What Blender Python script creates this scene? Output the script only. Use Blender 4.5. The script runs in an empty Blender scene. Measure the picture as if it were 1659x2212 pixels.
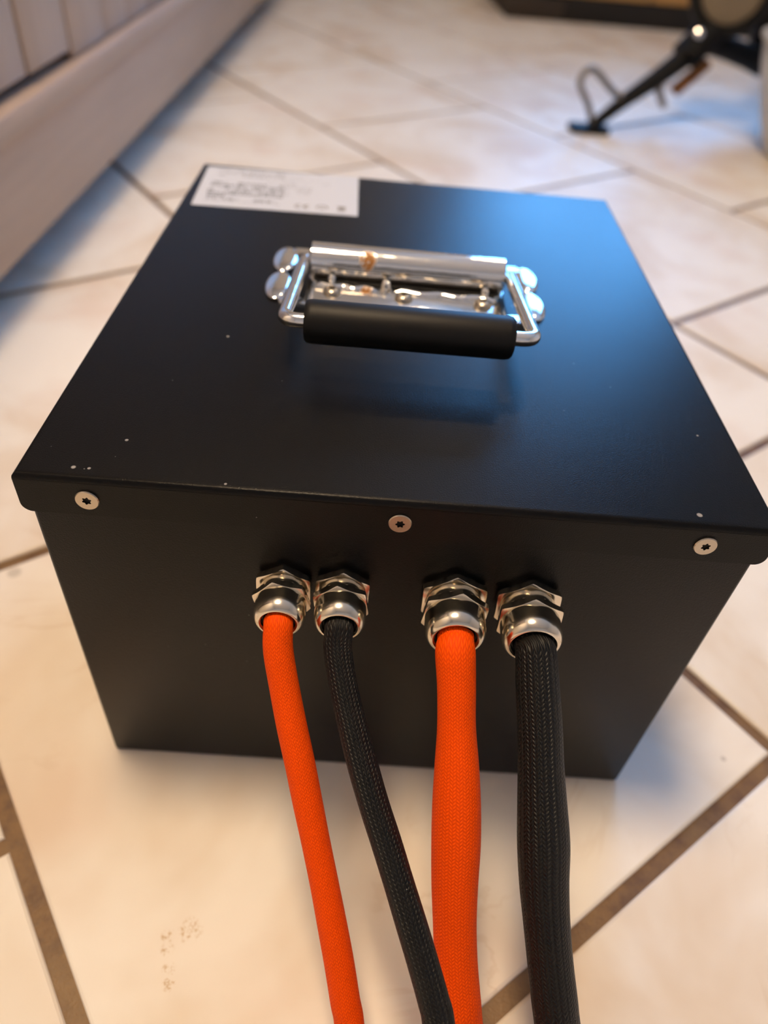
import bpy, bmesh, math, random
from mathutils import Vector, Matrix
random.seed(7)
scene = bpy.context.scene
COL = scene.collection

# ------------------------------------------------------------------ camera
cd = bpy.data.cameras.new('camera')
cam = bpy.data.objects.new('camera', cd); COL.objects.link(cam)
RX = Vector((0.996577, 0.02696011, 0.07815015))
RY = Vector((0.07543533, -0.68329442, -0.72623567))
RZ = Vector((0.03382017, 0.72964505, -0.68298924))
M = Matrix((RX, -RY, -RZ)).transposed().to_4x4()
M.translation = Vector((-0.01677705, -0.20693878, 0.39922374))
cam.matrix_world = M
cd.sensor_fit = 'VERTICAL'; cd.sensor_height = 36.0; cd.sensor_width = 27.0
cd.lens = 1568.30 / 2212 * 36
cd.clip_start = 0.01; cd.clip_end = 60
cd.dof.use_dof = True; cd.dof.focus_distance = 0.292; cd.dof.aperture_fstop = 4.6
scene.camera = cam

# ------------------------------------------------------------------ world, lights, exposure
WARM = (1.0, 0.735, 0.46)
LAMP = 74.0      # the lamp above the box
FILL_FAR = 36.0   # added weaker fill light further back, brightens far wall and cabinet face
w = bpy.data.worlds.new('dusk_sky'); scene.world = w; w.use_nodes = True
w.node_tree.nodes['Background'].inputs[0].default_value = (0.12, 0.44, 1.0, 1)
w.node_tree.nodes['Background'].inputs[1].default_value = 15.5
# room: x -1.03..2.7, y -2.1..3.4, z 0..2.5 ; window in the far wall
X0, X1, Y0, Y1, ZC = -1.0, 2.7, -2.9, 3.4, 2.5
WX0, WX1, WZ0, WZ1 = 0.45, 1.75, 0.55, 2.32
pd = bpy.data.lights.new('window_portal', 'AREA'); pd.shape = 'RECTANGLE'
pd.size = WX1 - WX0; pd.size_y = WZ1 - WZ0; pd.cycles.is_portal = True
po = bpy.data.objects.new('window_portal', pd); COL.objects.link(po)
po.location = ((WX0 + WX1) / 2, Y1 + 0.02, (WZ0 + WZ1) / 2); po.rotation_euler = (math.radians(-90), 0, 0)
vs = scene.view_settings
vs.view_transform = 'Standard'; vs.look = 'None'; vs.gamma = 1; vs.use_curve_mapping = False
vs.exposure = 0.0
scene.cycles.use_denoising = True
scene.cycles.max_bounces = 6; scene.cycles.glossy_bounces = 4; scene.cycles.diffuse_bounces = 4
scene.cycles.use_adaptive_sampling = True; scene.cycles.adaptive_threshold = 0.03
scene.cycles.sample_clamp_indirect = 6.0

# ------------------------------------------------------------------ material helpers
class Ex:
    """tiny expression wrapper around math nodes"""
    def __init__(s, nt, out): s.nt, s.out = nt, out
    def _m(s, op, *a, clamp=False):
        n = s.nt.nodes.new('ShaderNodeMath'); n.operation = op; n.use_clamp = clamp
        for i, v in enumerate((s,) + a):
            if isinstance(v, Ex): s.nt.links.new(v.out, n.inputs[i])
            else: n.inputs[i].default_value = v
        return Ex(s.nt, n.outputs[0])
    def __add__(s, o): return s._m('ADD', o)
    def __sub__(s, o): return s._m('SUBTRACT', o)
    def __mul__(s, o): return s._m('MULTIPLY', o)
    def __truediv__(s, o): return s._m('DIVIDE', o)
    def floor(s): return s._m('FLOOR')
    def frac(s): return s._m('FRACT')
    def sin(s): return s._m('SINE')
    def abs(s): return s._m('ABSOLUTE')
    def gt(s, v): return s._m('GREATER_THAN', v)
    def lt(s, v): return s._m('LESS_THAN', v)
    def mod(s, v): return s._m('FLOORED_MODULO', v)
    def pw(s, v): return s._m('POWER', v)
    def clamp(s): return s._m('ADD', 0.0, clamp=True)
    def max(s, v): return s._m('MAXIMUM', v)
    def smooth(s, a, b):
        n = s.nt.nodes.new('ShaderNodeMapRange'); n.interpolation_type = 'SMOOTHSTEP'
        s.nt.links.new(s.out, n.inputs[0]); n.inputs[1].default_value = a; n.inputs[2].default_value = b
        n.inputs[3].default_value = 0; n.inputs[4].default_value = 1
        return Ex(s.nt, n.outputs[0])

MATS = {}
def mat(name, col=(.5, .5, .5), rough=.5, metal=0.0, **kw):
    m = bpy.data.materials.new(name); m.use_nodes = True
    b = m.node_tree.nodes['Principled BSDF']
    b.inputs['Base Color'].default_value = (*col, 1)
    b.inputs['Roughness'].default_value = rough
    b.inputs['Metallic'].default_value = metal
    for k, v in kw.items(): b.inputs[k.replace('_', ' ')].default_value = v
    MATS[name] = m
    return m, m.node_tree, b
def coord(nt, which='Object'):
    return nt.nodes.new('ShaderNodeTexCoord').outputs[which]
def position(nt):
    return nt.nodes.new('ShaderNodeNewGeometry').outputs['Position']
def xyz(nt, sock):
    n = nt.nodes.new('ShaderNodeSeparateXYZ'); nt.links.new(sock, n.inputs[0])
    return [Ex(nt, o) for o in n.outputs]
def mapping(nt, sock, scale=(1, 1, 1), loc=(0, 0, 0), rot=(0, 0, 0)):
    n = nt.nodes.new('ShaderNodeMapping'); nt.links.new(sock, n.inputs[0])
    n.inputs['Scale'].default_value = scale; n.inputs['Location'].default_value = loc; n.inputs['Rotation'].default_value = rot
    return n.outputs[0]
def noise(nt, sock, scale, detail=2.0, rough=.5, dist=0.0, dim='3D'):
    n = nt.nodes.new('ShaderNodeTexNoise'); n.noise_dimensions = dim
    if sock is not None: nt.links.new(sock, n.inputs['Vector'])
    n.inputs['Scale'].default_value = scale; n.inputs['Detail'].default_value = detail
    n.inputs['Roughness'].default_value = rough; n.inputs['Distortion'].default_value = dist
    return Ex(nt, n.outputs[0])
def mixc(nt, fac, a, b):
    n = nt.nodes.new('ShaderNodeMix'); n.data_type = 'RGBA'
    if isinstance(fac, Ex): nt.links.new(fac.out, n.inputs[0])
    else: n.inputs[0].default_value = fac
    for v, i in ((a, 6), (b, 7)):
        if isinstance(v, tuple): n.inputs[i].default_value = (*v, 1)
        else: nt.links.new(v, n.inputs[i])
    return n.outputs[2]
def bump(nt, b, h, dist=.001, strength=1.0):
    n = nt.nodes.new('ShaderNodeBump'); nt.links.new(h.out, n.inputs['Height'])
    n.inputs['Distance'].default_value = dist; n.inputs['Strength'].default_value = strength
    nt.links.new(n.outputs[0], b.inputs['Normal'])
def setc(nt, b, sock): nt.links.new(sock, b.inputs['Base Color'])
def setr(nt, b, ex): nt.links.new(ex.out, b.inputs['Roughness'])
def spots(nt, pos, pts):
    """sum of soft round masks at world points (x, y, z, radius)"""
    acc = None
    for x, y, z, r in pts:
        n = nt.nodes.new('ShaderNodeVectorMath'); n.operation = 'DISTANCE'
        nt.links.new(pos, n.inputs[0]); n.inputs[1].default_value = (x, y, z)
        e = Ex(nt, n.outputs['Value']).smooth(r, r * .55)
        acc = e if acc is None else acc.max(e)
    return acc

# ------------------------------------------------------------------ materials
def make_materials():
    # ---- glazed cream tile with marbling
    m, nt, b = mat('glazed_tile', rough=.3, Specular_IOR_Level=.09)
    oc = coord(nt)
    oi = nt.nodes.new('ShaderNodeObjectInfo')
    off = nt.nodes.new('ShaderNodeVectorMath'); off.operation = 'MULTIPLY_ADD'
    cmb = nt.nodes.new('ShaderNodeCombineXYZ')
    for i in range(3): nt.links.new(oi.outputs['Random'], cmb.inputs[i])
    nt.links.new(cmb.outputs[0], off.inputs[0]); off.inputs[1].default_value = (37, 91, 53)
    nt.links.new(oc, off.inputs[2]); p = off.outputs[0]
    cloud = noise(nt, p, 5.5, 4, .55, .6).smooth(.42, .72)
    pink = noise(nt, mapping(nt, p, loc=(3, 7, 1)), 8, 3, .5, .4).smooth(.5, .8)
    ve = noise(nt, mapping(nt, p, loc=(9, 2, 5)), 7.0, 5, .6, 1.2)
    vein = ((ve - .5).abs()).smooth(.022, .0) * noise(nt, p, 11, 2).smooth(.5, .7)
    c = mixc(nt, cloud, (.85, .81, .755), (.71, .605, .49))
    c = mixc(nt, pink * .5, c, (.70, .53, .43))
    c = mixc(nt, vein * .22, c, (.50, .34, .20))
    pos = position(nt)
    gr = noise(nt, pos, 260, 4, .75).smooth(.47, .64)
    st = spots(nt, pos, [(-.084, -.090, 0, .007), (-.094, -.093, 0, .004), (-.093, -.099, 0, .004), (-.090, -.107, 0, .004), (-.0885, -.113, 0, .004)]) * gr
    c = mixc(nt, st * .7, c, (.48, .29, .08))
    chip = spots(nt, pos, [(-.255, .129, 0, .006), (.218, .021, 0, .0022)])
    c = mixc(nt, chip * .4, c, (.25, .22, .18))
    setc(nt, b, c)
    setr(nt, b, noise(nt, p, 14, 2) * .10 + .36)
    bump(nt, b, noise(nt, p, 60, 3), .0006, .25)
    # ---- grout
    m, nt, b = mat('grout', rough=.5)
    pos = position(nt)
    n1 = noise(nt, pos, 90, 4, .6).smooth(.35, .7)
    c = mixc(nt, n1, (.185, .100, .036), (.105, .050, .021))
    c = mixc(nt, noise(nt, pos, 22, 2).smooth(.5, .7) * .6, c, (.24, .145, .058))
    setc(nt, b, c); bump(nt, b, noise(nt, pos, 700, 3), .0008, .6)
    # ---- black powder coat
    m, nt, b = mat('black_powder_coat', (.0036, .0031, .0026), .32, Specular_IOR_Level=.18)
    oc = coord(nt); pos = position(nt)
    n = noise(nt, pos, 1700, 2, .55)
    bump(nt, b, n, .00022, .55)
    setr(nt, b, noise(nt, pos, 9, 3) * .04 + .305)
    dust = spots(nt, pos, [(-.128, .006, .2112, .0011), (-.122, .006, .2112, .0008), (-.113, .025, .2112, .0009), (.118, .006, .2112, .0014), (-.069, .003, .2112, .0007), (-.088, .112, .2112, .0008), (.06, .17, .2112, .0007), (.133, .06, .2112, .0006)])
    v = nt.nodes.new('ShaderNodeTexVoronoi'); v.inputs['Scale'].default_value = 75
    nt.links.new(pos, v.inputs['Vector'])
    tiny = Ex(nt, v.outputs['Distance']).lt(.022)
    setc(nt, b, mixc(nt, dust.max(tiny * .55) * .7, (.0036, .0031, .0026), (.42, .40, .38)))
    # ---- metals
    m, nt, b = mat('nickel_plate', (.76, .68, .55), .16, 1.0)
    setr(nt, b, noise(nt, coord(nt), 300, 2) * .08 + .13)
    m, nt, b = mat('bright_chrome', (.93, .90, .85), .1, 1.0)
    pos = position(nt)
    rust = spots(nt, pos, [(-.0225, .1785, .2265, .006), (-.0225, .1765, .2245, .004), (-.0222, .166, .2145, .004)]) * noise(nt, pos, 500, 2).smooth(.35, .5)
    setc(nt, b, mixc(nt, rust, (.93, .90, .85), (.36, .15, .03)))
    nt.links.new((rust * -1 + 1).out, b.inputs['Metallic'])
    setr(nt, b, rust * .5 + .11)
    bump(nt, b, noise(nt, pos, 90, 2), .0006, .35)
    mat('screw_steel', (.52, .45, .36), .24, 1.0)
    mat('dark_recess', (.05, .042, .035), .5, .6)
    mat('rubber_black', (.006, .0055, .005), .5, Specular_IOR_Level=.25)
    mat('seal_black', (.008, .008, .008), .5)
    # ---- braided sleeves
    for nm, c0, c1, ro, N, P in (('orange_braid', (1.0, .105, .0), (.82, .06, .0), .6, 44, 4200), ('black_braid', (.0065, .0060, .0056), (.0025, .0024, .0023), .45, 40, 3600)):
        m, nt, b = mat(nm, c0, ro)
        u, v, _ = xyz(nt, coord(nt, 'UV'))
        cu = u * N
        par = cu.floor().mod(2) * 2 - 1
        f = cu.frac()
        ph = (v * P + par * f * 1.3 * math.pi)
        stitch = ph.sin() * .5 + .5
        colp = (f * math.pi).sin().pw(.6)
        h = stitch.pw(.7) * colp
        setc(nt, b, mixc(nt, h, c1, c0))
        bump(nt, b, h, .00022 if nm[0] == 'o' else .0004, .7 if nm[0] == 'o' else 1.0)
        if nm[0] == 'o':
            b.inputs['Specular IOR Level'].default_value = .1
            b.inputs['Sheen Weight'].default_value = .0
            b.inputs['Sheen Tint'].default_value = (1, .3, .05, 1)
        else:
            b.inputs['Specular IOR Level'].default_value = .3
            fl = nt.nodes.new('ShaderNodeTexVoronoi'); fl.inputs['Scale'].default_value = 60
            nt.links.new(position(nt), fl.inputs['Vector'])
            lint = Ex(nt, fl.outputs['Distance']).lt(.022)
            base = mixc(nt, h, c1, c0)
            setc(nt, b, mixc(nt, lint * .8, base, (.5, .48, .45)))
    # ---- label
    m, nt, b = mat('printed_label', (.74, .75, .78), .42)
    x, y, _ = xyz(nt, coord(nt))
    row = (y / .0050).floor()
    band = (y / .0050).frac().lt(.62)
    cm = nt.nodes.new('ShaderNodeCombineXYZ')
    nt.links.new((x * 620).out, cm.inputs[0]); nt.links.new((row * 7.31).out, cm.inputs[1])
    ink = noise(nt, cm.outputs[0], 1.0, 2, .7).gt(.47) * band
    cm2 = nt.nodes.new('ShaderNodeCombineXYZ')
    nt.links.new((x * 75).out, cm2.inputs[0]); nt.links.new((row * 3.17).out, cm2.inputs[1])
    word = noise(nt, cm2.outputs[0], 1.0, 0).gt(.40)
    reg1 = y.gt(.018) * y.lt(.0335) * x.gt(-.047) * x.lt(.002) * .55
    reg2 = y.gt(-.0275) * y.lt(.0078) * x.gt(-.048) * x.lt(.003)
    reg3 = y.gt(-.0125) * y.lt(.0128) * x.gt(-.010) * x.lt(.022) * .35
    reg4 = y.gt(.013) * y.lt(.026) * x.gt(.002) * x.lt(.034) * .2
    setc(nt, b, mixc(nt, (ink * word * reg1.max(reg2).max(reg3).max(reg4)) * .85, (.58, .605, .67), (.05, .05, .055)))
    mat('label_ink', (.22, .20, .18), .5)
    # ---- wood laminates
    for nm, ca, cb, sc in (('pale_wood_laminate', (.50, .375, .285), (.41, .30, .225), (30, 30, 1.6)), ('pale_wood_long', (.50, .375, .285), (.42, .31, .235), (30, 1.6, 30)), ('oak_orange', (.56, .33, .12), (.44, .24, .075), (3, 20, 20))):
        m, nt, b = mat(nm, ca, .45)
        p = position(nt)
        g = noise(nt, mapping(nt, p, scale=sc), 1.0, 4, .6, .5).smooth(.3, .7)
        g2 = noise(nt, mapping(nt, p, scale=tuple(s * 5 for s in sc)), 1.0, 3, .6).smooth(.35, .65)
        setc(nt, b, mixc(nt, g * .7 + g2 * .3, ca, cb))
        bump(nt, b, g2, .0003, .3)
    mat('groove_brown', (.22, .125, .055), .7)
    mat('dark_foot', (.035, .022, .012), .6)
    mat('dark_gap', (.012, .010, .009), .8)
    mat('worktop_grey', (.42, .38, .34), .4)
    mat('brushed_handle', (.6, .58, .55), .3, 1.0)
    # ---- room
    for nm, c in (('wall_paint', (.80, .74, .66)), ('ceiling_paint', (.82, .79, .75))):
        m, nt, b = mat(nm, c, .85)
        bump(nt, b, noise(nt, position(nt), 160, 3), .0008, .25)
    mat('window_white', (.78, .78, .78), .35)
    m = bpy.data.materials.new('window_glass'); m.use_nodes = True; nt = m.node_tree; nt.nodes.clear()
    o = nt.nodes.new('ShaderNodeOutputMaterial'); mx = nt.nodes.new('ShaderNodeMixShader')
    tr = nt.nodes.new('ShaderNodeBsdfTransparent'); gl = nt.nodes.new('ShaderNodeBsdfGlossy'); gl.inputs['Roughness'].default_value = .02
    fr = nt.nodes.new('ShaderNodeFresnel'); fr.inputs[0].default_value = 1.45
    nt.links.new(fr.outputs[0], mx.inputs[0]); nt.links.new(tr.outputs[0], mx.inputs[1]); nt.links.new(gl.outputs[0], mx.inputs[2])
    nt.links.new(mx.outputs[0], o.inputs[0]); MATS['window_glass'] = m
    for nm, st in (('lamp_glow', LAMP), ('fill_glow_far', FILL_FAR)):
        m, nt, b = mat(nm, (.9, .85, .75), .4)
        b.inputs['Emission Color'].default_value = (*WARM, 1); b.inputs['Emission Strength'].default_value = st
    mat('lamp_metal', (.6, .58, .55), .3, 1.0)
    # ---- motorbike
    m, nt, b = mat('black_paint', (.007, .0065, .006), .62, Specular_IOR_Level=.2)
    bump(nt, b, noise(nt, position(nt), 60, 2), .001, .2)
    mat('brown_metal', (.20, .155, .10), .45, .3)
    mat('grey_rod', (.20, .185, .165), .45, .5)
    mat('spring_brown', (.30, .13, .04), .4, .6)
    mat('bolt_chrome', (.75, .74, .76), .15, 1.0)
    mat('tyre_rubber', (.014, .013, .013), .75)
    mat('bin_plastic', (.62, .60, .58), .4)
make_materials()
MT = MATS

# ------------------------------------------------------------------ geometry helpers
def obj(name, bm, material, parent=None, smooth=True, autosmooth=35):
    me = bpy.data.meshes.new(name)
    bmesh.ops.recalc_face_normals(bm, faces=bm.faces)
    bm.to_mesh(me); bm.free()
    if material: me.materials.append(MT[material])
    if smooth:
        me.shade_smooth()
        me.set_sharp_from_angle(angle=math.radians(autosmooth))
    o = bpy.data.objects.new(name, me); COL.objects.link(o)
    if parent: o.parent = parent
    return o
def tag(o, label=None, cat=None, group=None, kind=None):
    if label: o['label'] = label
    if cat: o['category'] = cat
    if group: o['group'] = group
    if kind: o['kind'] = kind
    return o
def empty(name, label, cat, loc=(0, 0, 0), rotz=0.0, group=None):
    o = bpy.data.objects.new(name, None); COL.objects.link(o)
    o.location = loc; o.rotation_euler = (0, 0, rotz); o.empty_display_size = .05
    return tag(o, label, cat, group)
def NB(): return bmesh.new()
def box(bm, lo, hi, bev=0.0, seg=2, mtx=None):
    t = bmesh.new()
    bmesh.ops.create_cube(t, size=1.0)
    for v in t.verts:
        v.co = Vector(((lo[i] + hi[i]) / 2 + v.co[i] * (hi[i] - lo[i]) for i in range(3)))
    if bev > 0: bmesh.ops.bevel(t, geom=t.edges[:], offset=bev, segments=seg, profile=.5, affect='EDGES')
    return merge(bm, t, mtx)
def merge(bm, t, mtx=None):
    vm = {}
    for v in t.verts: vm[v] = bm.verts.new(mtx @ v.co if mtx else v.co)
    for f in t.faces:
        try: bm.faces.new([vm[v] for v in f.verts])
        except ValueError: pass
    t.free(); return bm
def frame(p, d, up=Vector((0, 0, 1))):
    d = Vector(d).normalized(); up = Vector(up)
    if abs(d.dot(up)) > .98: up = Vector((1, 0, 0))
    x = up.cross(d).normalized(); y = d.cross(x)
    m = Matrix((x, y, d)).transposed().to_4x4(); m.translation = Vector(p); return m
def lathe(bm, prof, mtx, n=40, cap0=True, cap1=True):
    """prof: (radius, height) rows, spun around the local z axis of mtx"""
    rings = []
    for r, h in prof:
        rings.append([bm.verts.new(mtx @ Vector((r * math.cos(2 * math.pi * k / n), r * math.sin(2 * math.pi * k / n), h))) for k in range(n)])
    for a, b in zip(rings, rings[1:]):
        for k in range(n): bm.faces.new((a[k], a[(k + 1) % n], b[(k + 1) % n], b[k]))
    if cap0: bm.faces.new(rings[0][::-1])
    if cap1: bm.faces.new(rings[-1])
    return bm
def catmull(pts, sub):
    out = []
    P = [tuple(2 * a - b for a, b in zip(pts[0], pts[1]))] + list(pts) + [tuple(2 * a - b for a, b in zip(pts[-1], pts[-2]))]
    for i in range(1, len(P) - 2):
        for k in range(sub):
            t = k / sub; a, b, c, d = P[i - 1:i + 3]
            out.append(tuple(.5 * (2 * b[j] + (c[j] - a[j]) * t + (2 * a[j] - 5 * b[j] + 4 * c[j] - d[j]) * t * t + (3 * b[j] - a[j] - 3 * c[j] + d[j]) * t ** 3) for j in range(len(b))))
    out.append(pts[-1]); return out
def tube(bm, pts, rad, n=16, caps=True, uv=False, squash=None):
    pts = [Vector(p[:3]) for p in pts]
    rs = rad if isinstance(rad, (list, tuple)) else [rad] * len(pts)
    up = Vector((1, 0, 0)); rings = []; L = 0; ls = []
    t0 = (pts[1] - pts[0]).normalized()
    if abs(t0.dot(up)) > .9: up = Vector((0, 0, 1))
    x = (up - t0 * up.dot(t0)).normalized()
    for i, p in enumerate(pts):
        t = (pts[min(i + 1, len(pts) - 1)] - pts[max(i - 1, 0)]).normalized()
        x = (x - t * x.dot(t)).normalized(); y = t.cross(x)
        if i: L += (p - pts[i - 1]).length
        ls.append(L)
        rings.append([bm.verts.new(p + (x * math.cos(2 * math.pi * k / n) + y * math.sin(2 * math.pi * k / n)) * rs[i]) for k in range(n)])
    lay = bm.loops.layers.uv.verify() if uv else None
    for i in range(len(rings) - 1):
        a, b = rings[i], rings[i + 1]
        for k in range(n):
            f = bm.faces.new((a[k], a[(k + 1) % n], b[(k + 1) % n], b[k]))
            if uv:
                for lp, (uu, vv) in zip(f.loops, ((k / n, ls[i]), ((k + 1) / n, ls[i]), ((k + 1) / n, ls[i + 1]), (k / n, ls[i + 1]))): lp[lay].uv = (uu, vv)
    if caps: bm.faces.new(rings[0][::-1]); bm.faces.new(rings[-1])
    return bm
def prism(bm, outline, z0, z1, mtx=None, bev=0.0, seg=2):
    t = bmesh.new()
    a = [t.verts.new((x, y, z0)) for x, y in outline]; b = [t.verts.new((x, y, z1)) for x, y in outline]
    n = len(a)
    t.faces.new(a[::-1]); top = t.faces.new(b)
    for k in range(n): t.faces.new((a[k], a[(k + 1) % n], b[(k + 1) % n], b[k]))
    if bev: bmesh.ops.bevel(t, geom=list(top.edges), offset=bev, segments=seg, profile=.5, affect='EDGES')
    return merge(bm, t, mtx)
def rounded_rect(x0, y0, x1, y1, r, corners=(1, 1, 1, 1), n=6):
    """corners: ll, lr, ur, ul"""
    out = []
    for (cx, cy, a0, on, px, py) in ((x0 + r, y0 + r, 180, corners[0], x0, y0), (x1 - r, y0 + r, 270, corners[1], x1, y0), (x1 - r, y1 - r, 0, corners[2], x1, y1), (x0 + r, y1 - r, 90, corners[3], x0, y1)):
        if on: out += [(cx + r * math.cos(math.radians(a0 + 90 * k / n)), cy + r * math.sin(math.radians(a0 + 90 * k / n))) for k in range(n + 1)]
        else: out.append((px, py))
    return out

# ================================================================== THE ROOM
TH = .12
def struct(name, bm, m, label=None):
    o = obj(name, bm, m, smooth=False); o['kind'] = 'structure'
    if label: o['label'] = label
    return o
bm = NB(); box(bm, (X0, Y0, -.06), (X1, Y1, -.0022)); floor = struct('floor', bm, 'grout', 'brown grouted floor laid with cream marbled tiles')
# ---- tiles, half bond, one object each
A_ = -0.9304; S_ = 0.39930; GA, GB = -0.17820, 0.13173; GAP = .0088
ud = Vector((math.cos(A_), math.sin(A_), 0)); nd = Vector((-math.sin(A_), math.cos(A_), 0))
def tile_bm():
    t = NB(); h = (S_ - GAP) / 2
    lv = ((h, -.009), (h, -.0016), (h - .0006, -.0007), (h - .0018, 0.0))
    rings = [[t.verts.new((sx * e, sy * e, z)) for sx, sy in ((-1, -1), (1, -1), (1, 1), (-1, 1))] for e, z in lv]
    for a, b in zip(rings, rings[1:]):
        for k in range(4): t.faces.new((a[k], a[(k + 1) % 4], b[(k + 1) % 4], b[k]))
    t.faces.new(rings[-1])
    return t
tb = tile_bm(); tme = bpy.data.meshes.new('tile'); tb.to_mesh(tme); tb.free(); tme.materials.append(MT['glazed_tile'])
for i in range(-8, 12):
    for k in range(-14, 12):
        c = ud * (GB + S_ * (k + .5 + .5 * (i % 2))) + nd * (GA + S_ * (i + .5))
        ext = S_ * .71
        if c.x < X0 - ext or c.x > X1 + ext or c.y < Y0 - ext or c.y > Y1 + ext: continue
        mtx = Matrix.Translation(c) @ Matrix.Rotation(A_, 4, 'Z')
        inside = all(X0 <= (mtx @ Vector((sx * S_ / 2, sy * S_ / 2, 0))).x <= X1 and Y0 <= (mtx @ Vector((sx * S_ / 2, sy * S_ / 2, 0))).y <= Y1 for sx in (-1, 1) for sy in (-1, 1))
        me = tme
        if not inside:
            t = tile_bm(); inv = mtx.inverted()
            for p, n in (((X0, 0, 0), (-1, 0, 0)), ((X1, 0, 0), (1, 0, 0)), ((0, Y0, 0), (0, -1, 0)), ((0, Y1, 0), (0, 1, 0))):
                bmesh.ops.bisect_plane(t, geom=t.verts[:] + t.edges[:] + t.faces[:], plane_co=inv @ Vector(p), plane_no=inv.to_3x3() @ Vector(n), clear_outer=True)
            if len(t.faces) == 0 or sum(f.calc_area() for f in t.faces) < 1e-3: t.free(); continue
            me = bpy.data.meshes.new('tile'); t.to_mesh(me); t.free(); me.materials.append(MT['glazed_tile'])
        o = bpy.data.objects.new('tile', me); COL.objects.link(o); o.parent = floor; o.matrix_local = mtx
# ---- walls, ceiling
bm = NB(); box(bm, (X0 - TH, Y0 - TH, 0), (X0, Y1 + TH, ZC)); struct('wall_left', bm, 'wall_paint')
bm = NB(); box(bm, (X1, Y0 - TH, 0), (X1 + TH, Y1 + TH, ZC)); struct('wall_right', bm, 'wall_paint')
bm = NB(); box(bm, (X0, Y0 - TH, 0), (X1, Y0, ZC)); struct('wall_near', bm, 'wall_paint')
bm = NB()
box(bm, (X0, Y1, 0), (WX0, Y1 + TH, ZC)); box(bm, (WX1, Y1, 0), (X1, Y1 + TH, ZC))
box(bm, (WX0, Y1, 0), (WX1, Y1 + TH, WZ0)); box(bm, (WX0, Y1, WZ1), (WX1, Y1 + TH, ZC))
struct('wall_far', bm, 'wall_paint')
bm = NB(); box(bm, (X0 - TH, Y0 - TH, ZC), (X1 + TH, Y1 + TH, ZC + .1)); struct('ceiling', bm, 'ceiling_paint')
# ---- window
wb = bpy.data.objects.new('window_1', None); COL.objects.link(wb); wb.location = ((WX0 + WX1) / 2, Y1 + .06, WZ0); wb['kind'] = 'structure'
def wpart(name, lo, hi, m, bev=.003):
    b_ = NB(); box(b_, lo, hi, bev); return obj(name, b_, m, wb)
hw = (WX1 - WX0) / 2; hh = WZ1 - WZ0; f_ = .05
for lo, hi in (((-hw, -.03, 0), (hw, .03, f_)), ((-hw, -.03, hh - f_), (hw, .03, hh)), ((-hw, -.03, f_), (-hw + f_, .03, hh - f_)), ((hw - f_, -.03, f_), (hw, .03, hh - f_)), ((-.035, -.03, f_), (.035, .03, hh - f_))):
    wpart('window_frame', lo, hi, 'window_white')
for x0, x1 in ((-hw + f_, -.035), (.035, hw - f_)): wpart('pane', (x0, -.003, f_), (x1, .003, hh - f_), 'window_glass', 0)
# ---- ceiling lamp and added far fill light (outside the picture, they light the room)
def ceiling_lamp_or_fill(x, y, r, glow, label, drop=0.0):
    e = empty('ceiling_lamp_or_fill', label, 'lamp', (x, y, ZC - drop))
    if drop:
        b_ = NB(); lathe(b_, ((.05, drop - .0005), (.05, drop - .02), (.008, drop - .03), (.008, -.001)), Matrix.Identity(4), 24); obj('stem', b_, 'lamp_metal', e)
    b_ = NB(); lathe(b_, ((r + .015, 0), (r + .015, -.03), (r, -.034), (r, -.0005)), Matrix.Identity(4), 48, True, False); obj('lamp_base', b_, 'lamp_metal', e)
    b_ = NB(); lathe(b_, ((r - .002, -.02), (r - .006, -.05), (r * .8, -.066), (r * .4, -.073), (.001, -.074)), Matrix.Identity(4), 48, True, True); obj('diffuser', b_, glow, e)
ceiling_lamp_or_fill(-.28, .16, .22, 'lamp_glow', 'round warm glowing lamp hanging on a stem above the black box', .45)
ceiling_lamp_or_fill(.55, 2.20, .12, 'fill_glow_far', 'added round warm fill light in front of the window wall')

# ================================================================== THE BLACK BOX
W, D, H, OV, FL = .300, .3536, .2112, .0026, .0196
hx = W / 2
bx = empty('battery_box', 'black powder-coated metal box with four cable glands and a chrome top handle', 'box', (0, D / 2, 0))
def bobj(name, b_, m, parent=bx, **kw):
    bmesh.ops.translate(b_, verts=b_.verts, vec=(0, -D / 2, 0))
    return obj(name, b_, m, parent, **kw)
# body: rounded vertical corners, soft bottom edge
b_ = NB(); t = NB()
prism(t, rounded_rect(-hx + OV, .0016, hx - OV, D - .0016, .0022, n=4), 0, H - .0025)
bot = [e for e in t.edges if all(v.co.z < 1e-6 for v in e.verts)]
bmesh.ops.bevel(t, geom=bot, offset=.0022, segments=3, profile=.5, affect='EDGES')
merge(b_, t); bobj('body', b_, 'black_powder_coat')
# lid: bent sheet, flanges with rounded lower corners
b_ = NB(); th = .0014
t = NB(); prism(t, [(-hx, 0), (hx, 0), (hx, D), (-hx, D)], H - .0030, H)
up = [e for e in t.edges if all(v.co.z > H - 1e-6 for v in e.verts)]
bmesh.ops.bevel(t, geom=up, offset=.0026, segments=4, profile=.5, affect='EDGES'); merge(b_, t)
for yy, s in ((0, 1), (D, -1)):
    mt_ = Matrix(((1, 0, 0, 0), (0, 0, s, yy), (0, 1, 0, 0), (0, 0, 0, 1)))
    prism(b_, rounded_rect(-hx, H - FL, hx, H - .0028, .0042, (1, 1, 0, 0)), 0, th, mt_)
for xx, s in ((-hx, 1), (hx, -1)):
    mt_ = Matrix(((0, 0, s, xx), (1, 0, 0, 0), (0, 1, 0, 0), (0, 0, 0, 1)))
    prism(b_, rounded_rect(.0020, H - FL + .0008, D - .0020, H - .0028, .003, (1, 1, 0, 0)), 0, th, mt_)
lid = bobj('lid', b_, 'black_powder_coat')
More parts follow.
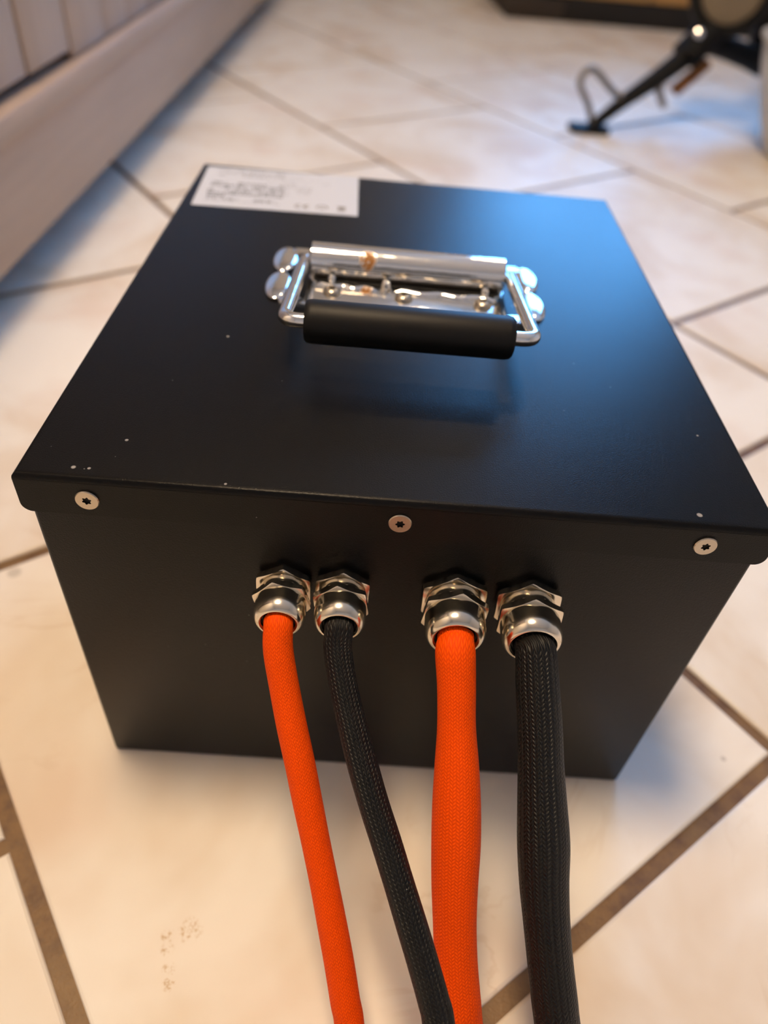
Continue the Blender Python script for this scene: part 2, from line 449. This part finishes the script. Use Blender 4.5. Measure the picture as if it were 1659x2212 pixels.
# screws in the front flange (countersunk, six-lobe drive)
def screw(x, z, rot, label):
    mt_ = frame((x, -.0004 - D / 2, z), (0, -1, 0)) @ Matrix.Rotation(rot, 4, 'Z')
    s_ = NB(); n = 36
    def lobe(k): a = 2 * math.pi * k / n; return .00165 + .00032 * math.cos(6 * a)
    rings = []
    for r, h in ((.0047, -.0012), (.0047, .0002), (.0044, .0006), (None, .0006), (None, -.0012)):
        rings.append([s_.verts.new(mt_ @ Vector(((lobe(k) if r is None else r) * math.cos(2 * math.pi * k / n), (lobe(k) if r is None else r) * math.sin(2 * math.pi * k / n), h))) for k in range(n)])
    for a, c in zip(rings, rings[1:]):
        for k in range(n): s_.faces.new((a[k], a[(k + 1) % n], c[(k + 1) % n], c[k]))
    s_.faces.new(rings[-1])
    o = obj('screw', s_, 'screw_steel', bx); o['label'] = label
    d_ = NB(); lathe(d_, ((.0016, -.00115), (.0016, -.00105)), mt_, 24); obj('drive_recess', d_, 'dark_recess', o)
screw(-.1229, .2002, .3, 'steel six-lobe screw at the left end of the lid flange')
screw(-.0004, .2004, .1, 'steel six-lobe screw at the middle of the lid flange')
screw(.1225, .2006, .5, 'steel six-lobe screw at the right end of the lid flange')
# glands
def gland(x, z, R, rd, rc, rot1, rot2, Lg, label):
    """R: hex corner radius, rd: dome radius, rc: opening radius, Lg: protrusion"""
    base = frame((x, .0014 - D / 2, z), (0, -1, 0))
    def hexnut(h0, h1, rc_, rot, mt, rchf):
        # hex prism intersected by a cone: corners chamfered towards the front
        b2 = NB(); n = 72; m2 = mt @ Matrix.Rotation(rot, 4, 'Z')
        fl = rc_ * math.cos(math.pi / 6)
        def hr(a):
            a = (a + math.pi / 6) % (math.pi / 3) - math.pi / 6
            return fl / math.cos(a - 0) if True else 0
        def ang(k): return 2 * math.pi * k / n
        def hexr(a):
            q = (a % (math.pi / 3)) - math.pi / 6
            return min(fl / math.cos(q), rc_ * .985)
        rows = []
        for kind, h in (('b', h0), ('h', h0 + .0004), ('h', None), ('c', h1), ('i', h1)):
            rr = []
            for k in range(n):
                a = ang(k); r = hexr(a)
                if kind == 'b': r_, hz = min(r, fl), h
                elif kind == 'h' and h is not None: r_, hz = r, h
                elif kind == 'h': r_, hz = r, h1 - (r - rchf) * .42
                elif kind == 'c': r_, hz = rchf, h
                else: r_, hz = rchf * .6, h
                rr.append(b2.verts.new(m2 @ Vector((r_ * math.cos(a), r_ * math.sin(a), hz))))
            rows.append(rr)
        for a_, c_ in zip(rows, rows[1:]):
            for k in range(n): b2.faces.new((a_[k], a_[(k + 1) % n], c_[(k + 1) % n], c_[k]))
        b2.faces.new(rows[-1]); b2.faces.new(rows[0][::-1])
        return b2
    L = Lg; fl1 = R * .866
    g = NB(); lathe(g, ((rd * .93, 0), (rd * .93, L * .44), (rd * .9, L * .46), (rc, L * .46)), base, 56)
    go = obj('cable_gland', g, 'nickel_plate', bx); go['label'] = label
    obj('lock_nut', hexnut(.0014, .0052, R, rot1, base, fl1 * .955), 'nickel_plate', go)
    b2 = hexnut(L * .40, L * .55, rd * 1.17, rot2, base, rd * 1.0)
    h0, h1 = L * .53, L + .0014
    prof = [(rd * .99, h0)]
    for k in range(11):
        a = math.pi / 2 * k / 10; rr = (rd - rc - .0010)
        prof.append((rd - rr + rr * math.cos(a), h1 - .0062 + .0062 * math.sin(a)))
    prof += [(rc + .0011, h1 - .0001), (rc + .0003, h1 - .0007), (rc, h1 - .002), (rc, h1 - .007)]
    lathe(b2, prof, base, 64, True, True)
    obj('dome_nut', b2, 'nickel_plate', go)
    b2 = NB(); lathe(b2, ((rc - .0001, h1 - .006), (rc - .0001, h1 - .0022), (rc - .0005, h1 - .0022), (rc - .0005, h1 - .006)), base, 40, True, True); obj('rubber_seal', b2, 'seal_black', go)
GX = (-.0468, -.0216, .0270, .0594); GZ = .1580
gland(GX[0], GZ, .0133, .0110, .0069, math.pi / 6 * 3 + .0, math.pi / 2 + .30, .0215, 'smaller nickel cable gland holding the thinner orange cable')
gland(GX[1], GZ + .0004, .0133, .0110, .0069, math.pi / 2 - .02, math.pi / 2 + .16, .0215, 'smaller nickel cable gland holding the thinner black cable')
gland(GX[2], GZ, .0158, .0130, .0087, math.pi / 2 + .03, math.pi / 2 - .10, .0235, 'larger nickel cable gland holding the thicker orange cable')
gland(GX[3], GZ - .0004, .0158, .0130, .0089, math.pi / 2 + .05, math.pi / 2 + .03, .0235, 'larger nickel cable gland holding the thicker black cable')
# label on the far left corner of the lid
lb = NB(); prism(lb, rounded_rect(-.0545, -.0368, .0545, .0368, .0012, n=3), 0, .0002)
lab = obj('label', lb, 'printed_label', bx, smooth=False); lab['label'] = 'white printed type label on the far left corner of the lid'
lab.location = (-.0888, .3124 - D / 2, H + .00002); lab.rotation_euler = (0, 0, math.radians(2.6))
for sx, kind in ((.0165, 0), (.0305, 1), (.0435, 2)):
    s_ = NB(); zt, zb = .00032, .0001
    def arc(r0, r1, a0, a1, cx=0, cy=0, n=14):
        o_ = [(cx + r1 * math.cos(a0 + (a1 - a0) * k / n), cy + r1 * math.sin(a0 + (a1 - a0) * k / n)) for k in range(n + 1)] + [(cx + r0 * math.cos(a1 - (a1 - a0) * k / n), cy + r0 * math.sin(a1 - (a1 - a0) * k / n)) for k in range(n + 1)]
        prism(s_, o_, zb, zt)
    def bar(x0, y0, x1, y1): prism(s_, [(x0, y0), (x1, y0), (x1, y1), (x0, y1)], zb, zt)
    if kind == 0:      # CE mark
        arc(.0022, .0032, math.radians(70), math.radians(290), -.0012); arc(.0022, .0032, math.radians(70), math.radians(290), .0042); bar(.0016, -.0005, .0038, .0005)
    elif kind == 1:    # round arrow mark
        arc(.0030, .0041, math.radians(-20), math.radians(200)); bar(-.0014, -.0026, .0014, -.0012)
    else:              # wheeled bin mark with bar
        bar(-.0024, -.001, .0024, .0032); bar(-.0032, .0034, .0032, .0042); bar(-.0028, -.0036, .0028, -.0022)
    so = obj('printed_symbol', s_, 'label_ink', lab, smooth=False); so.location = (sx, -.0268, 0)
# ---- handle
HY = -D / 2
hp = NB(); zt = H + .0022
prism(hp, rounded_rect(-.0545, .1455, .0545, .2175, .004), H + .0002, H + .0030, None, .0010)
for s in (-1, 1):
    for yy in (.1465, .2080):
        x0, x1 = sorted((s * .050, s * .068)); prism(hp, rounded_rect(x0, yy, x1, yy + .0075, .002), H + .0002, H + .0026, None, .0008)
    for yc in (.1695, .2025):
        t = NB(); bmesh.ops.create_uvsphere(t, u_segments=28, v_segments=14, radius=1.0)
        for v in t.verts: v.co = Vector((s * .0708 + v.co.x * .0070, yc + v.co.y * .0165, H + .0010 + max(v.co.z, -.15) * .0018))
        merge(hp, t)
plate = obj('handle', hp, 'bright_chrome', bx); plate.location = (0, HY, 0); plate['label'] = 'chrome spring handle with a black rubber grip on the lid'
def hobj(name, b_, m): return obj(name, b_, m, plate)
BZ, BY = H + .0100, .1850
b_ = NB(); lathe(b_, ((.0080, 0), (.0096, .0008), (.0096, .1082), (.0080, .109)), frame((-.0545, BY, BZ), (1, 0, 0)), 40)
box(b_, (-.053, BY + .001, H + .001), (.053, BY + .0095, BZ), .001)
hobj('hinge_barrel', b_, 'bright_chrome')
b_ = NB(); tube(b_, [(-.051 + .102 * k / 640, BY - .0052 + .0034 * math.cos(k * .62), H + .0066 + .0034 * math.sin(k * .62)) for k in range(641)], .0009, 6); hobj('torsion_spring', b_, 'dark_recess')
b_ = NB(); box(b_, (-.052, BY - .0098, H + .0028), (.052, BY - .001, H + .0036), .0002); hobj('gap_shade_strip', b_, 'seal_black')  # black strip painted in for the shaded gap under the barrel
b_ = NB()
GZh, GYh, RX_ = H + .0235, .0912, .0577
def arc_pts(p, c0, c1, r, n=6):
    """round the corner p between neighbours c0 and c1"""
    p, c0, c1 = Vector(p), Vector(c0), Vector(c1); a = (c0 - p).normalized() * r; c = (c1 - p).normalized() * r
    return [tuple((p + a) * (1 - t) ** 2 + p * 2 * t * (1 - t) + (p + c) * t * t) for t in [k / n for k in range(n + 1)]]
P0 = (-.048, BY, BZ); P1 = (-RX_, BY, BZ); P2 = (-RX_, GYh, GZh); P3 = (RX_, GYh, GZh); P4 = (RX_, BY, BZ); P5 = (.048, BY, BZ)
path = [P0] + arc_pts(P1, P0, P2, .005) + arc_pts(P2, P1, P3, .0065) + arc_pts(P3, P2, P4, .0065) + arc_pts(P4, P3, P5, .005) + [P5]
tube(b_, path, .0034, 18); hobj('bail', b_, 'bright_chrome')
b_ = NB(); lathe(b_, ((.0085, 0), (.0095, .0010), (.0099, .003), (.0099, .092), (.0095, .094), (.0085, .095)), frame((-.0478, GYh, GZh), (1, 0, 0)), 44)
hobj('grip', b_, 'rubber_black')
for x in (-.0405, -.0015, .0420):
    b_ = NB(); mt_ = frame((x, .1610, H + .0028), (0, 0, 1))
    lathe(b_, ((.0050, 0), (.0050, .0012), (.0044, .0024), (.0030, .0032), (.0018, .0033), (.0016, .0018), (.0004, .0018)), mt_, 30); hobj('handle_screw', b_, 'screw_steel')
for x0, x1 in ((-.050, -.0165), (-.0065, .050)):
    b_ = NB(); pts = [(x0 + (x1 - x0) * k / 16, .1685 + .0012 * math.sin(k * 1.1), H + .0022) for k in range(17)]
    tube(b_, pts, [.0014 if k in (0, 16) else .0026 for k in range(17)], 14); hobj('pressed_ridge', b_, 'bright_chrome')
b_ = NB(); lathe(b_, ((.0032, 0), (.0030, .004), (.0018, .0058), (.0004, .0062)), frame((-.0115, .1690, H + .0028), (0, 0, 1)), 24); hobj('stop_pin', b_, 'bright_chrome')
for x in (-.0415, .0435):
    b_ = NB(); lathe(b_, ((.0022, 0), (.0022, .004), (.0012, .0052), (.0003, .0054)), frame((x, .1725, H + .0028), (0, 0, 1)), 20); hobj('rivet', b_, 'bright_chrome')

# ================================================================== CABLES
CAB = (
 ('thinner orange braided cable curving down from the leftmost gland', 'orange_braid', GX[0], GZ, .0061,
  [(-.0458, -.0288, .1505, .0062), (-.0423, -.0383, .1385, .0062), (-.0380, -.0490, .1263, .0063), (-.0333, -.0597, .1143, .0063), (-.0289, -.0704, .1022, .0062), (-.0243, -.0813, .0900, .0060), (-.0198, -.0921, .0780, .0060), (-.0154, -.1031, .0657, .0062), (-.0112, -.1139, .0535, .0063), (-.0073, -.1250, .0411, .0063), (-.0048, -.1318, .0336, .0063)],
  [(-.001, -.152, .0165, .0063), (.001, -.185, .0070, .0063), (-.004, -.30, .0064, .0063), (-.01, -.55, .0064, .0063)]),
 ('thinner black braided cable crossing in front of the thick orange one', 'black_braid', GX[1], GZ + .0004, .0060,
  [(-.0213, -.0285, .1525, .0059), (-.0178, -.0400, .1438, .0058), (-.0129, -.0524, .1350, .0060), (-.0078, -.0644, .1265, .0062), (-.0023, -.0762, .1183, .0061), (.0037, -.0879, .1102, .0061), (.0093, -.0993, .1024, .0060), (.0148, -.1106, .0947, .0061), (.0200, -.1215, .0874, .0061), (.0249, -.1324, .0801, .0061), (.0273, -.1390, .0757, .0062)],
  [(.031, -.160, .062, .0062), (.031, -.205, .036, .0062), (.026, -.255, .013, .0062), (.022, -.32, .0063, .0062), (.02, -.55, .0063, .0062)]),
 ('thicker orange braided cable with a bulge between the black cables', 'orange_braid', GX[2], GZ, .0077,
  [(.0268, -.0285, .1562, .0083), (.0284, -.0377, .1457, .0080), (.0298, -.0481, .1330, .0080), (.0313, -.0585, .1203, .0092), (.0326, -.0690, .1075, .0101), (.0338, -.0797, .0944, .0103), (.0347, -.0903, .0814, .0098), (.0361, -.1012, .0682, .0092), (.0380, -.1120, .0551, .0092), (.0405, -.1230, .0418, .0096), (.0422, -.1298, .0336, .0097)],
  [(.046, -.150, .0195, .0097), (.051, -.19, .0105, .0097), (.062, -.30, .0098, .0097), (.09, -.55, .0098, .0097)]),
 ('thicker black braided cable hanging from the rightmost gland', 'black_braid', GX[3], GZ - .0004, .0079,
  [(.0603, -.0262, .1570, .0085), (.0620, -.0375, .1465, .0090), (.0638, -.0480, .1362, .0092), (.0652, -.0590, .1255, .0094), (.0668, -.0700, .1145, .0101), (.0684, -.0812, .1034, .0107), (.0697, -.0922, .0922, .0101), (.0718, -.1032, .0812, .0095), (.0743, -.1140, .0702, .0093), (.0772, -.1250, .0590, .0094), (.0790, -.1316, .0523, .0093)],
  [(.085, -.158, .031, .0093), (.092, -.195, .0135, .0093), (.102, -.26, .0095, .0093), (.13, -.55, .0095, .0093)]))
for label, m, gx, gz, r0, pts, tail in CAB:
    y0_ = -.0195 if r0 < .007 else -.0212
    ctl = [(gx, y0_, gz, r0), (gx + (pts[0][0] - gx) * .35, y0_ - .0030, gz - .0004, r0)] + pts + tail
    sm = catmull(ctl, 10)
    b_ = NB(); tube(b_, sm, [max(p[3], .004) for p in sm], 40, True, True)
    tag(obj('braided_cable', b_, m, None, True, 60), label, 'cable', 'cables leaving the black box')

# ================================================================== CABINET ON THE LEFT
PX = -.3810     # lower front board face
DXF = -.3780    # door face
CXC = X0 + .32
cb = empty('kitchen_cabinet', 'long pale wood cabinet with panelled doors along the left wall', 'cabinet', (CXC, 1.2, 0), math.radians(-.55))
CY0, CY1 = -1.15, 1.30
def cobj(name, lo, hi, m, parent=cb, bev=.0015):
    """x in room metres, y measured from the cabinet centre"""
    b_ = NB(); box(b_, (lo[0] - CXC, lo[1], lo[2]), (hi[0] - CXC, hi[1], hi[2]), bev)
    return obj(name, b_, m, parent)
cobj('toe_kick', (-.480, CY0, 0), (-.462, CY1, .060), 'pale_wood_long')
cobj('lower_front_board', (PX - .018, CY0, .046), (PX, CY1, .1535), 'pale_wood_long', bev=.001)
cobj('bottom_rail', (-.56, CY0, .1575), (-.3640, CY1, .1790), 'pale_wood_long', bev=.003)
cobj('carcass', (X0 + .016, CY0, .060), (DXF - .030, CY1, .84), 'dark_gap')
cuts = [(-1.15, -1.003, 0), (-.997, -.4565, .0085), (-.4505, .087, .0), (.093, .627, .0), (.633, 1.30, .0)]
SW = .116
for i, (y0, y1, lift) in enumerate(cuts):
    zb = .1815 + lift; ztp = .835
    if y1 - y0 < .3:
        cobj('filler_strip', (DXF - .02, y0, zb), (DXF, y1, ztp), 'pale_wood_laminate'); continue
    door = cobj('door', (DXF - .020, y0 + .01, zb + .01), (DXF - .0085, y1 - .01, ztp - .01), 'groove_brown')
    for a, c in ((y0, y0 + SW), (y1 - SW, y1)):
        cobj('stile', (DXF - .020, a, zb), (DXF, c, ztp), 'pale_wood_laminate', door)
    pl0, pl1 = y0 + SW + .003, y1 - SW - .003
    n = 3; wdt = (pl1 - pl0) / n
    for k in range(n): cobj('panel_board', (DXF - .020, pl0 + wdt * k + .0008, zb), (DXF - .0015, pl0 + wdt * (k + 1) - .0008, ztp), 'pale_wood_laminate', door)
    hb = NB(); hy = y1 - .055 if i % 2 else y0 + .055; q = DXF - CXC; tube(hb, [(q - .001, hy, .62), (q + .020, hy, .625), (q + .024, hy, .66), (q + .024, hy, .72), (q + .020, hy, .755), (q - .001, hy, .76)], .005, 12); obj('door_handle', hb, 'brushed_handle', door)
wt = NB(); box(wt, (X0 + .003, .03, .8415), (-.372, 2.53, .880), .004)
tag(obj('worktop', wt, 'worktop_grey'), 'grey worktop resting on the pale wood cabinet', 'worktop')

# ================================================================== SIDEBOARD AT THE BACK
sb = empty('sideboard', 'orange oak sideboard on a recessed black base under the window', 'sideboard', (1.0, 2.84, 0), math.radians(4.5))
def sobj(name, lo, hi, m, bev=.003, parent=sb):
    b_ = NB(); box(b_, lo, hi, bev); return obj(name, b_, m, parent)
sobj('base', (-.52, -.255, 0), (.66, .22, .066), 'dark_gap')
sobj('foot', (-.70, -.255, 0), (-.52, .22, .060), 'dark_foot')
sobj('carcass', (-.70, -.235, .066), (.66, .24, .40), 'oak_orange')
for k in range(3):
    x0 = -.695 + k * .452; dr = sobj('door', (x0, -.258, .068), (x0 + .446, -.236, .392), 'oak_orange', .004)
    hb = NB(); lathe(hb, ((.006, 0), (.006, .01), (.014, .014), (.012, .024), (.004, .027)), frame((x0 + .40, -.258, .25), (0, -1, 0)), 20); obj('knob', hb, 'brushed_handle', dr)
sobj('top', (-.715, -.27, .40), (.675, .245, .425), 'oak_orange', .005)

# ================================================================== MOTORBIKE STAND AT THE RIGHT
mb = empty('motorbike', 'black motorbike propped on its side stand at the right', 'motorbike', (.374, 1.356, 0))
O = Vector((.374, 1.356, 0))
def L3(p): return Vector(p) - O
def mtube(name, pts, r, m, parent=mb, n=16, sub=6):
    b_ = NB()
    if len(pts) > 2 and sub: 
        rr = r if isinstance(r, list) else [r] * len(pts)
        sm = catmull([(*L3(p), q) for p, q in zip(pts, rr)], sub); tube(b_, sm, [s[3] for s in sm], n)
    else: tube(b_, [L3(p) for p in pts], r, n)
    return obj(name, b_, m, parent)
stand = mtube('side_stand', [(.378, 1.358, .008), (.392, 1.364, .018), (.438, 1.385, .052), (.496, 1.411, .090), (.552, 1.436, .131)], [.011, .011, .0135, .017, .020], 'black_paint', n=18)
fb = NB(); prism(fb, rounded_rect(-.038, -.026, .038, .026, .010), 0.0, .0085, Matrix.Rotation(math.radians(4), 4, 'Z') @ Matrix.Translation((0, 0, .0005)), .002)
obj('foot_plate', fb, 'black_paint', stand)
mtube('wire_loop', [(.378, 1.357, .016), (.362, 1.350, .045), (.335, 1.338, .080), (.334, 1.338, .095), (.343, 1.342, .105), (.357, 1.348, .105), (.376, 1.356, .092), (.405, 1.369, .070), (.436, 1.384, .050)], .0060, 'grey_rod', stand)
mtube('spring_peg', [(.500, 1.413, .084), (.513, 1.417, .060), (.530, 1.425, .040)], [.008, .007, .006], 'grey_rod', stand)
# coil spring beside the stand
sp = NB(); a0, a1 = L3((.543, 1.432, .066)), L3((.598, 1.456, .115)); dm = frame(a0, a1 - a0); ln = (a1 - a0).length
tube(sp, [dm @ Vector((.0098 * math.cos(k * .55), .0098 * math.sin(k * .55), ln * k / 170)) for k in range(171)], .0027, 8); obj('coil_spring', sp, 'spring_brown', mb)
pv = NB(); mt_ = frame(L3((.545, 1.430, .128)), Vector((.05, .022, .055)))
prism(pv, rounded_rect(-.026, -.020, .030, .020, .010), -.005, .062, mt_, .005); obj('pivot_bracket', pv, 'black_paint', mb)
bl = NB(); mt_ = frame(L3((.5535, 1.4250, .1640)), (-.25, -.9, .35)); lathe(bl, ((.0105, -.012), (.0105, .004), (.009, .008), (.004, .0095)), mt_, 6); obj('pivot_bolt', bl, 'bolt_chrome', mb)
b2_ = NB(); lathe(b2_, ((.008, -.01), (.008, .004), (.0065, .007), (.002, .008)), frame(L3((.590, 1.448, .165)), (-.2, -.9, .35)), 20); obj('pivot_bolt', b2_, 'spring_brown', mb)
mtube('frame_rail', [(.570, 1.446, .150), (.614, 1.464, .144), (.680, 1.494, .128), (.760, 1.530, .108), (.90, 1.60, .095), (1.06, 1.68, .10)], [.020, .020, .021, .024, .024, .024], 'black_paint', n=18)
# round guard ring with an open middle
rg = NB(); mt_ = frame(L3((.604, 1.459, .234)), (-.28, -.93, .22)); R1, R2 = .0560, .076
lathe(rg, [(R2, -.012), (R2 + .002, 0), (R2, .012), (R1 + .004, .015), (R1, .010), (R1, -.010), (R1 + .004, -.014), (R2, -.012)], mt_, 56, False, False); ring = obj('guard_ring', rg, 'black_paint', mb)
rc_ = NB(); lathe(rc_, ((R1 + .002, -.008), (R1 + .002, -.004), (R1 * .75, -.001), (R1 * .4, -.003), (.012, .001), (.001, .001)), mt_, 48); obj('hub_cover', rc_, 'brown_metal', ring)
ec = NB(); mt_ = frame(L3((.800, 1.560, .215)), (-.28, -.93, .15)); prism(ec, rounded_rect(-.085, -.10, .12, .16, .03), -.05, .03, mt_, .01); obj('engine_case', ec, 'black_paint', mb)
# rear wheel, beyond the right edge of the picture
wc = L3((1.10, 1.70, .205)); mt_ = frame(wc, (-.42, .9, .05))
ty = NB(); tube(ty, [mt_ @ Vector((.165 * math.cos(2 * math.pi * k / 48), .165 * math.sin(2 * math.pi * k / 48), 0)) for k in range(49)], .039, 18); tyre = obj('rear_tyre', ty, 'tyre_rubber', mb)
rm = NB(); lathe(rm, [(.128, -.03), (.136, -.03), (.130, 0), (.136, .03), (.128, .03), (.124, 0), (.128, -.03)], mt_, 48, False, False); obj('rim', rm, 'grey_rod', tyre)
hbm = NB(); lathe(hbm, [(.012, -.07), (.012, -.045), (.04, -.04), (.04, .04), (.012, .045), (.012, .07)], mt_, 32)
for k in range(10):
    a = 2 * math.pi * k / 10; tube(hbm, [mt_ @ Vector((.035 * math.cos(a), .035 * math.sin(a), 0)), mt_ @ Vector((.127 * math.cos(a), .127 * math.sin(a), 0))], .004, 8)
obj('spoked_hub', hbm, 'grey_rod', tyre)

# ================================================================== PALE BIN AT THE RIGHT EDGE
bn = NB(); prof = [(.094, 0), (.101, .003), (.112, .020), (.1225, .040), (.1325, .060), (.1415, .080), (.1495, .100), (.157, .120), (.164, .140), (.170, .160), (.175, .180), (.181, .183), (.181, .190), (.172, .190), (.166, .160), (.146, .100), (.118, .040), (.097, .006), (.002, .006)]
lathe(bn, prof, Matrix.Identity(4), 64, True, True)
bo = tag(obj('plastic_tub', bn, 'bin_plastic'), 'pale grey flared plastic tub cut off by the right edge', 'tub')
bo.location = (.8100, 1.29, 0.0002)
